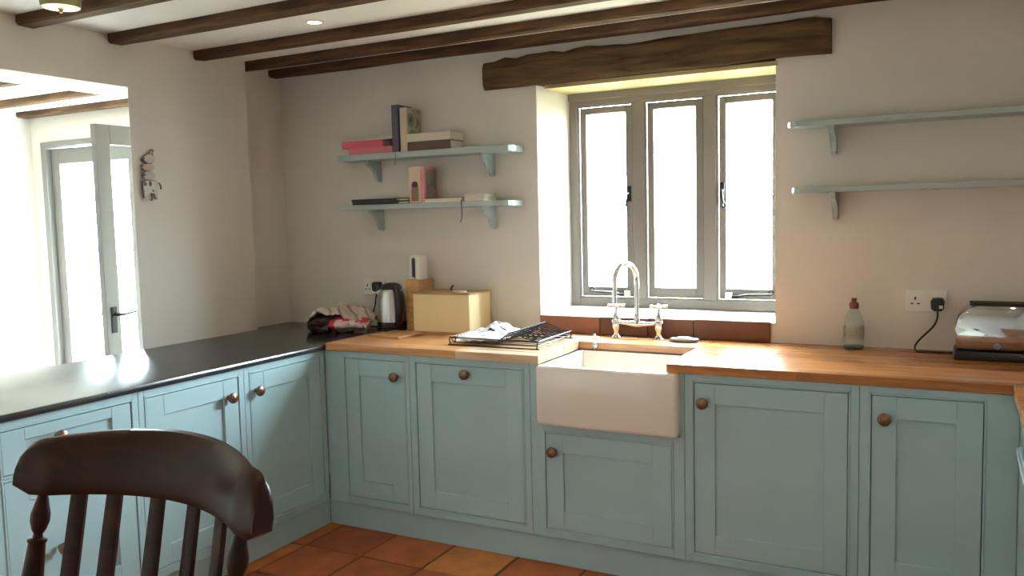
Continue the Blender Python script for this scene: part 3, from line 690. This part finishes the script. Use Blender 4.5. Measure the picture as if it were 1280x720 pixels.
# ------------------------------------------------------------------ dish rack with towel
RX0, RX1, RY0, RY1 = .640, 1.105, .125, .505
r = thing('dish_rack', 'black wire dish rack on the grooved oak drainer', 'dish rack', ((RX0+RX1)/2, (RY0+RY1)/2, WT))
wire = mat('navy_coated_wire', (.010,.016,.028), .3)
ww = lambda name, pts, rad_=.0025, closed=False: part(name, B().tube(pts, rad_, 6, closed), wire, r, True, True)
def rrect(x0, x1, y0, y1, z, c=.02):
    out = []
    for cx, cy, a in ((x1-c,y1-c,0),(x0+c,y1-c,90),(x0+c,y0+c,180),(x1-c,y0+c,270)):
        for k in range(4): t = R(a+30*k); out.append((cx+c*math.cos(t), cy+c*math.sin(t), z))
    return out
ww('rim', rrect(RX0, RX1, RY0, RY1, .952), .0032, True)
ww('tray_loop', rrect(RX0+.012, RX1-.01, RY0+.012, RY1-.012, .930), .0028, True)
for y in (RY0+.004, RY1-.004):
    ww('foot', smooth_path([(RX0+.004,y,.951),(RX0+.005,y,.93),(RX0+.012,y,.9205),(RX0+.03,y,.9180),(RX1-.03,y,.9180),(RX1-.012,y,.9205),(RX1-.005,y,.93),(RX1-.004,y,.951)], 4), .003)
for k in range(12):
    y = RY0+.022 + k*(RY1-RY0-.044)/11
    ww('side_wire', [(RX0+.001,y,.952),(RX0+.012,y,.930)], .0022)
for k in range(9):
    y = RY0+.03 + k*(RY1-RY0-.06)/8
    ww('tray_wire', [(RX0+.012,y,.930),(RX1-.01,y,.930)], .0020)
for k in range(13):
    y = RY0+.012 + k*(RY1-RY0-.024)/12
    ww('plate_prong', [(.885,y,.932),(.955,y+.004,.985),(.975,y+.005,.987),(1.045,y+.002,.960),(RX1-.001,y,.951)], .0026)
ww('ridge_wire', [(.965,RY0+.010,.9865),(.965,RY1-.008,.991)], .003)
ww('ridge_wire', [(.915,RY0+.010,.9548),(.915,RY1-.008,.9580)], .003)
tm = mat('printed_tea_towel', (.78,.77,.78), .85)
mp = coords(tm, (1,1,1)); br = N(tm, 'ShaderNodeTexBrick', offset=.35)
for k_, v_ in (('Scale',1),('Brick Width',.062),('Row Height',.040),('Mortar Size',.014),('Mortar Smooth',.1),('Bias',-.2)): br.inputs[k_].default_value = v_
br.inputs['Color1'].default_value = (.06,.055,.09,1); br.inputs['Color2'].default_value = (.55,.53,.57,1); br.inputs['Mortar'].default_value = (.80,.79,.80,1)
nz = N(tm, 'ShaderNodeTexNoise'); nz.inputs['Scale'].default_value = 18; ad = N(tm, 'ShaderNodeVectorMath', operation='SCALE'); ad.inputs['Scale'].default_value = .03
a2 = N(tm, 'ShaderNodeVectorMath', operation='ADD'); L(tm, mp, 'Vector', nz, 'Vector'); L(tm, nz, 'Color', ad, 0); L(tm, mp, 'Vector', a2, 0); L(tm, ad, 'Vector', a2, 1); L(tm, a2, 'Vector', br, 'Vector'); L(tm, br, 'Color', P(tm), 'Base Color')
def tz2(u, v, X, Y):
    hump = .050*math.exp(-((X-.80)**2/.0045 + (Y-.33)**2/.006))
    edge = max(0, (.165-Y))*.55
    return .957 + hump + .006*noise.noise(Vector((X*22, Y*22, 1)))*(1+hump*25) + .012*hump/.05*noise.noise(Vector((X*45, Y*45, 3))) - edge
solo('tea_towel', cloth(B(), (.785,.29), .125, .150, tz2, rot=.12), tm, 'white tea towel with dark printed blocks lying in the dish rack', 'tea towel', True, angle=60)

# ------------------------------------------------------------------ right counter things
r = thing('soap_bottle', 'clear washing-up bottle with a brown cap against the wall', 'bottle', (2.358,.60,WT))
prof = [(.036,0),(.040,.004),(.041,.03),(.041,.085),(.039,.115),(.033,.14),(.024,.160),(.017,.170),(.016,.176)]
part('bottle_body', B().lathe(prof, (2.358,.60,WT), seg=24), bottle_m, r, True, True, 60)
part('liquid', B().lathe([(.034,.002),(.0385,.005),(.0392,.014),(0,.016)], (2.358,.60,WT), seg=24), bottle_base, r, True, True)
part('label', B().lathe([(.0417,.045),(.0417,.100)], (2.358,.60,WT), seg=24, cap=False), glass_mat('faint_label', (.80,.76,.72), .12), r, True, True)
part('cap', B().lathe([(.0185,.172),(.0195,.176),(.0195,.192),(.016,.198),(.009,.202),(.011,.206),(.011,.216),(0,.217)], (2.358,.60,WT), seg=20), mat('brown_cap', (.16,.045,.03), .4), r, True, True)
# toaster
r = thing('toaster', 'chrome toaster with rounded ends and a black base', 'toaster', (2.93,.53,WT))
tx0, tx1, ty0, ty1 = 2.735, 3.115, .440, .620
part('base', B().box(tx0-.003,tx1+.003,ty0-.004,ty1+.004,WT,WT+.036,.008,3), blackp, r, True, True)
pr = []
for (cx, s) in ((tx1-.085, 1), (tx0+.085, -1)):
    for k in range(9):
        t = R(90*k/8) if s > 0 else R(90+90*k/8); pr.append((cx+.083*math.cos(t), WT+.125+.085*math.sin(t)))
pr = [(tx1-.006, WT+.037)] + pr + [(tx0+.006, WT+.037)]
part('body', B().prism(pr, 'y', ty0+.002, ty1-.002, .018), mat('toaster_chrome', (.50,.51,.52), .07, 1), r, True, True, 60)
for y in (.497, .563): part('slot', B().box(tx0+.06, tx1-.06, y-.014, y+.014, WT+.205, WT+.2135, .002), blackp, r, world=True)
part('slot_rim', frame_rect(B(), tx0+.048, tx1-.048, 0, 1, 0, 1, .01, .01, .01, .01, 0) if False else B().box(tx0+.05, tx1-.05, .476, .481, WT+.207, WT+.217, .002).box(tx0+.05, tx1-.05, .579, .584, WT+.207, WT+.217, .002), blackp, r, world=True)
part('lever', B().box(tx1-.006, tx1+.018, .515, .545, WT+.10, WT+.118, .004), blackp, r, world=True)
part('dial', B().lathe([(.012,0),(.011,.010),(0,.011)], (2.878, ty0+.003, WT+.058), (0,-1,0), 16), mat('dial_grey', (.2,.2,.2), .3, .8), r, True, True)

# ------------------------------------------------------------------ farm animals on the pier
r = thing('wall_plaque', 'flat wall plaque of farm animals stacked on a spotted cow', 'plaque', (XP1,-.355,1.62), 0)
am = mottle(mat('painted_tin_cream',(.55,.51,.45),.55), [(.35,(.46,.42,.36)),(.65,(.60,.56,.50))], 30)
rim = mat('rusty_outline', (.10,.07,.055), .6); pigm = mat('dusty_pink', (.42,.30,.25), .55); sheepm = mat('grey_white', (.50,.48,.46), .55)
def plate(name, poly, m, x0=.006, x1=.015):
    cy = sum(p[0] for p in poly)/len(poly); cz = sum(p[1] for p in poly)/len(poly)
    o = part(name, B().prism(poly, 'x', XP1+x0, XP1+x1, .001), m, r, world=True); o['base'] = r['base']
    big = [(cy+(p[0]-cy)*1.06, cz+(p[1]-cz)*1.06) for p in poly]
    part('backing', B().prism(big, 'x', XP1-.0005, XP1+x0), rim, o, world=True)
    return o
cow = plate('cow', [(-.398,1.715),(-.402,1.690),(-.398,1.668),(-.396,1.640),(-.385,1.640),(-.380,1.662),(-.355,1.664),(-.342,1.660),(-.334,1.636),(-.322,1.634),(-.326,1.660),(-.318,1.690),(-.318,1.715),(-.330,1.722),(-.385,1.722)], am)
for y, z, ry, rz in ((-.394,1.705,.009,.010),(-.365,1.707,.007,.013),(-.350,1.673,.006,.006)):
    part('spot', B().prism([(y+ry*math.cos(i*.524), z+rz*math.sin(i*.524)) for i in range(12)], 'x', XP1+.0148, XP1+.0165), blackp, cow, world=True)
part('tail', B().tube([(XP1+.010,-.319,1.712),(XP1+.010,-.306,1.708),(XP1+.010,-.300,1.690),(XP1+.010,-.304,1.682)], .004, 6), rim, cow, True, True)
part('udder', B().tube([(XP1+.010,-.357,1.664),(XP1+.010,-.354,1.640),(XP1+.010,-.358,1.626),(XP1+.010,-.368,1.630)], .0035, 6), rim, cow, True, True)
def blob(y, z, ry, rz, p=2.6, n=20):
    return [(y+ry*math.copysign(abs(math.cos(2*math.pi*i/n))**(2/p), math.cos(2*math.pi*i/n)), z+rz*math.copysign(abs(math.sin(2*math.pi*i/n))**(2/p), math.sin(2*math.pi*i/n))) for i in range(n)]
def nub(name, o, y, z, ry, rz, m=None): part(name, B().prism(blob(y, z, ry, rz, 2, 10), 'x', XP1+.004, XP1+.017), m or rim, o, world=True)
o = plate('sheep', blob(-.365, 1.746, .032, .0195), sheepm); nub('head', o, -.398, 1.748, .0075, .006)
o = plate('pig', blob(-.369, 1.785, .031, .0165), pigm); nub('snout', o, -.401, 1.783, .005, .005, pigm)
o = plate('goat', [(-.392,1.818),(-.388,1.836),(-.372,1.846),(-.354,1.848),(-.349,1.862),(-.342,1.872),(-.336,1.868),(-.338,1.848),(-.330,1.838),(-.330,1.818),(-.342,1.806),(-.374,1.805)], sheepm)
nub('muzzle', o, -.398, 1.826, .007, .005); nub('horn', o, -.341, 1.866, .005, .008); nub('ear', o, -.346, 1.848, .004, .007)

# ------------------------------------------------------------------ ceiling lamp and spotlight
LX, LY, LZ = -.173, -1.16, 2.300
r = thing('ceiling_lamp', 'small olive drum ceiling lamp with a cream diffuser', 'lamp', (LX,LY,LZ))
part('shade', B().lathe([(.062,.004),(.066,.004),(.069,.02),(.069,.075),(.060,.084),(.03,.089),(.03,.091)], (LX,LY,LZ), seg=28, cap=False), mat('olive_shade', (.23,.21,.085), .35, .3), r, True, True)
part('diffuser', B().lathe([(.0645,.008),(.060,.003),(.03,.0),(0,-.001)], (LX,LY,LZ), seg=28, cap=False), emis('diffuser_glow', (.85,.80,.58), .55), r, True, True)
part('finial', B().lathe([(0,-.016),(.005,-.015),(.008,-.010),(.006,-.005),(.013,-.002),(.013,.001),(0,.001)], (LX,LY,LZ), seg=14), mat('brass', (.45,.36,.18), .35, 1), r, True, True)
ring_me = B().lathe([(.030,.004),(.032,0),(.040,0),(.044,.0055),(.030,.0055)], seg=28, cap=False).mesh('trim_ring', white_p, True)
bulb_me = B().lathe([(0,.002),(.029,.002),(.029,.0045),(0,.0045)], seg=24).mesh('bulb', emis('warm_bulb', (1.0,.80,.55), 6.0), True)
def downlight(x, y, label):
    r = thing('downlight', label, 'spotlight', (x, y, ZC-.006), 0, 'recessed ceiling spotlights')
    obj('trim_ring', ring_me, r); obj('bulb', bulb_me, r)
    d = bpy.data.lights.new('downlight_beam', 'SPOT'); d.energy = DOWN_W; d.color = (1.0,.66,.38); d.spot_size = R(140); d.spot_blend = 1.0; d.shadow_soft_size = .03
    obj('downlight_beam', d, r, (0, 0, -.006))
DOWN_W = 8.0
downlight(.193, -.20, 'lit round recessed spotlight above the corner cabinets')
for x, y, lb in ((1.65,-.28,'unseen recessed spotlight added above the sink for fill'), (2.95,-.28,'unseen recessed spotlight added above the toaster corner for fill'), (.193,-2.0,'unseen recessed spotlight added above the near end of the dark worktop for fill'), (1.65,-2.0,'unseen recessed spotlight added above the wooden chair for fill'), (2.95,-2.0,'unseen recessed spotlight added at the right, above the viewer, for fill')):  # these spotlights are unseen, added as warm front fill
    downlight(x, y, lb)

# ------------------------------------------------------------------ wooden chair
CHX, CHY = 1.53, -2.30
r = thing('wooden_chair', 'dark stained farmhouse chair with curved crest rail and slatted back', 'chair', (CHX, CHY-.25, 0))
# crest rail swept along the back arc
def arc_y(x):
    d = abs(x-1.54); q = min(d, .232); return -2.211 - .085*(q/.25)**2 - .28*max(0, d-.232)
n = 90; b = B(); rings = []
for i in range(n+1):
    t = i/n*2-1; x = 1.54 + .292*t; yy = arc_y(x); dx = .01
    tan = Vector((2*dx, arc_y(x+dx)-arc_y(x-dx), 0)).normalized(); nor = Vector((tan.y, -tan.x, 0))   # towards the sitter
    e = max(0, abs(t)-.86)/.14
    zt = 1.143 - .022*t*t - .040*(1-math.sqrt(max(0,1-e*e))); zb = 1.030 + .014*(max(0,e-.35)/.65); th = .017
    prof = [(-th,.0),(-th*1.05,.5),(-th*.9,.85),(-th*.4,1.0),(th*.4,1.0),(th*.9,.88),(th*1.05,.5),(th,.12),(th*.6,0)]
    ring = []
    for o_, h in prof:
        rake = .20*(h)*(zt-zb)
        ring.append(b.bm.verts.new((x - nor.x*o_*-1, yy + rake + nor.y*o_, zb + h*(zt-zb))))
    rings.append(ring)
k = len(rings[0])
for a, c_ in zip(rings, rings[1:]):
    for i in range(k): b.bm.faces.new((a[i], a[(i+1)%k], c_[(i+1)%k], c_[i]))
b.bm.faces.new(rings[0][::-1]); b.bm.faces.new(rings[-1])
part('crest_rail', b, chairw, r, True, True, 50)
SEATZ = .455
def back_pt(x, z):      # back leans away from the sitter
    return (x, arc_y(x) - (1.03-z)*.215, z)
for x in (1.354,1.415,1.503,1.594,1.684):
    b = B(); rings = []
    for z in [SEATZ-.01 + (1.045-SEATZ)*i/10 for i in range(11)]:
        p = back_pt(x, z); slope = (arc_y(x+.01)-arc_y(x-.01))/.02; tan = Vector((1, slope, 0)).normalized(); nor = Vector((-tan.y, tan.x, 0)); hw = .0135 + .002*math.sin((z-SEATZ)*5); ht = .007
        rings.append([b.bm.verts.new(Vector(p)+tan*u*hw+nor*v*ht) for u, v in ((-1,-.6),(-.7,-1),(.7,-1),(1,-.6),(1,.6),(.7,1),(-.7,1),(-1,.6))])
    for a, c_ in zip(rings, rings[1:]):
        for i in range(8): b.bm.faces.new((a[i], a[(i+1)%8], c_[(i+1)%8], c_[i]))
    b.bm.faces.new(rings[0][::-1]); b.bm.faces.new(rings[-1])
    part('slat', b, chairw, r, True, True)
def turned(name, p0, p1, prof):
    p0, p1 = Vector(p0), Vector(p1); ln = (p1-p0).length
    part(name, B().lathe([(rr, t*ln) for rr, t in prof], p0, (p1-p0).normalized(), 16), chairw, r, True, True, 50)
post = [(.012,0),(.015,.05),(.019,.3),(.0225,.55),(.0205,.70),(.016,.80),(.0145,.842),(.0165,.846),(.0165,.853),(.009,.858),(.0075,.868),(.012,.88),(.0165,.905),(.0165,.925),(.012,.955),(.0085,.98),(.008,1.0)]
turned('back_post', back_pt(1.295, SEATZ-.01), back_pt(1.295, 1.04), post)
turned('back_post', back_pt(1.770, SEATZ-.01), back_pt(1.770, 1.04), post)
# saddle seat, legs, stretchers
seat = []
for i in range(40):
    t = 2*math.pi*i/40; ct, st = math.cos(t), math.sin(t)
    seat.append((CHX + .255*math.copysign(abs(ct)**.6, ct), -2.575 + .225*math.copysign(abs(st)**.55, st)))
part('seat', B().prism(seat, 'z', SEATZ-.042, SEATZ, .010), chairw, r, True, True)
legp = [(.013,0),(.016,.06),(.014,.14),(.020,.24),(.022,.40),(.017,.47),(.021,.50),(.017,.53),(.023,.70),(.021,.85),(.015,1)]
feet = {}
for sx in (-1,1):
    for sy in (-1,1):
        f = Vector((CHX+sx*.235, -2.575+sy*.215, 0)); t = Vector((CHX+sx*.175, -2.575+sy*.150, SEATZ-.035)); feet[sx,sy] = (f, t); turned('leg', f, t, legp)
at = lambda s_, t: feet[s_][0].lerp(feet[s_][1], t)
st = [(.008,0),(.010,.2),(.015,.5),(.010,.8),(.008,1)]
for sx in (-1,1): turned('stretcher', at((sx,-1),.40), at((sx,1),.40), st)
turned('stretcher', (at((-1,-1),.40)+at((-1,1),.40))/2, (at((1,-1),.40)+at((1,1),.40))/2, st)

# ------------------------------------------------------------------ garden outside
lawn = mottle(mat('sandy_path', (.34,.29,.19), .95, spec=.1), [(.3,(.30,.26,.165)),(.7,(.38,.325,.215))], 3)
g = struct('ground', B().box(-30, 30, YO+.05, 45, -.30, -.20), lawn, 'sandy garden ground outside the windows', 'ground')
struct('ground', B().box(-30, XF-.3, -30, YO+.05, -.30, -.20), lawn, 'sandy ground beside the far room', 'ground')
struct('ground', B().box(XR+.3, 30, YR-.3, YO+.05, -.30, -.20), lawn, 'sandy ground beside the kitchen', 'ground')
struct('ground', B().box(XF-.3, 30, -30, YR-.3, -.30, -.20), lawn, 'sandy ground behind the house', 'ground')
leafm = mottle(mat('shrub_leaf', (.30,.38,.20), .6), [(.3,(.26,.34,.17)),(.7,(.42,.48,.30))], 5)
bark = mat('bark', (.12,.09,.06), .8)
def shrub(x, y, h, wd, seed, label):
    rnd = random.Random(seed); r = thing('garden_shrub', label, 'shrub', (x,y,-.2), 0, 'shrubs outside the sink window'); b = B()
    for i in range(500):
        a = rnd.uniform(0, 2*math.pi); rr = wd*math.sqrt(rnd.random()); hz = rnd.random()**.8; rr *= math.sqrt(max(.05, 1-hz*hz*.85))
        p = Vector((rr*math.cos(a), rr*math.sin(a)*.7, .15+hz*h)); s = rnd.uniform(.035,.07)
        q = Matrix.Rotation(rnd.uniform(0,6.28),3,'Z') @ Matrix.Rotation(rnd.uniform(-1.0,1.0),3,'X')
        vs = [b.bm.verts.new(p + q @ Vector(v)*s) for v in ((-1,0,0),(-.3,.45,.1),(.6,.4,.08),(1.1,0,-.1),(.6,-.4,.08),(-.3,-.45,.1))]
        b.bm.faces.new(vs)
    part('foliage', b, leafm, r)
    b = B()
    for i in range(7):
        a = i*.9; b.tube([(0,0,0),(.1*math.cos(a),.1*math.sin(a),h*.4),(.5*wd*math.cos(a),.4*wd*math.sin(a),h*.85)], [.02,.014,.006], 6)
    part('stems', b, bark, r, True)
shrub(-.95, 5.2, 1.6, .48, 1, 'pale garden shrub seen through the left pane')
shrub(.22, 5.6, 1.35, .48, 2, 'low pale garden shrub seen through the middle pane')
shrub(1.38, 4.6, 1.85, .48, 3, 'taller pale garden shrub seen through the right pane')
for o in bpy.data.objects:
    if 'base' in o: del o['base']
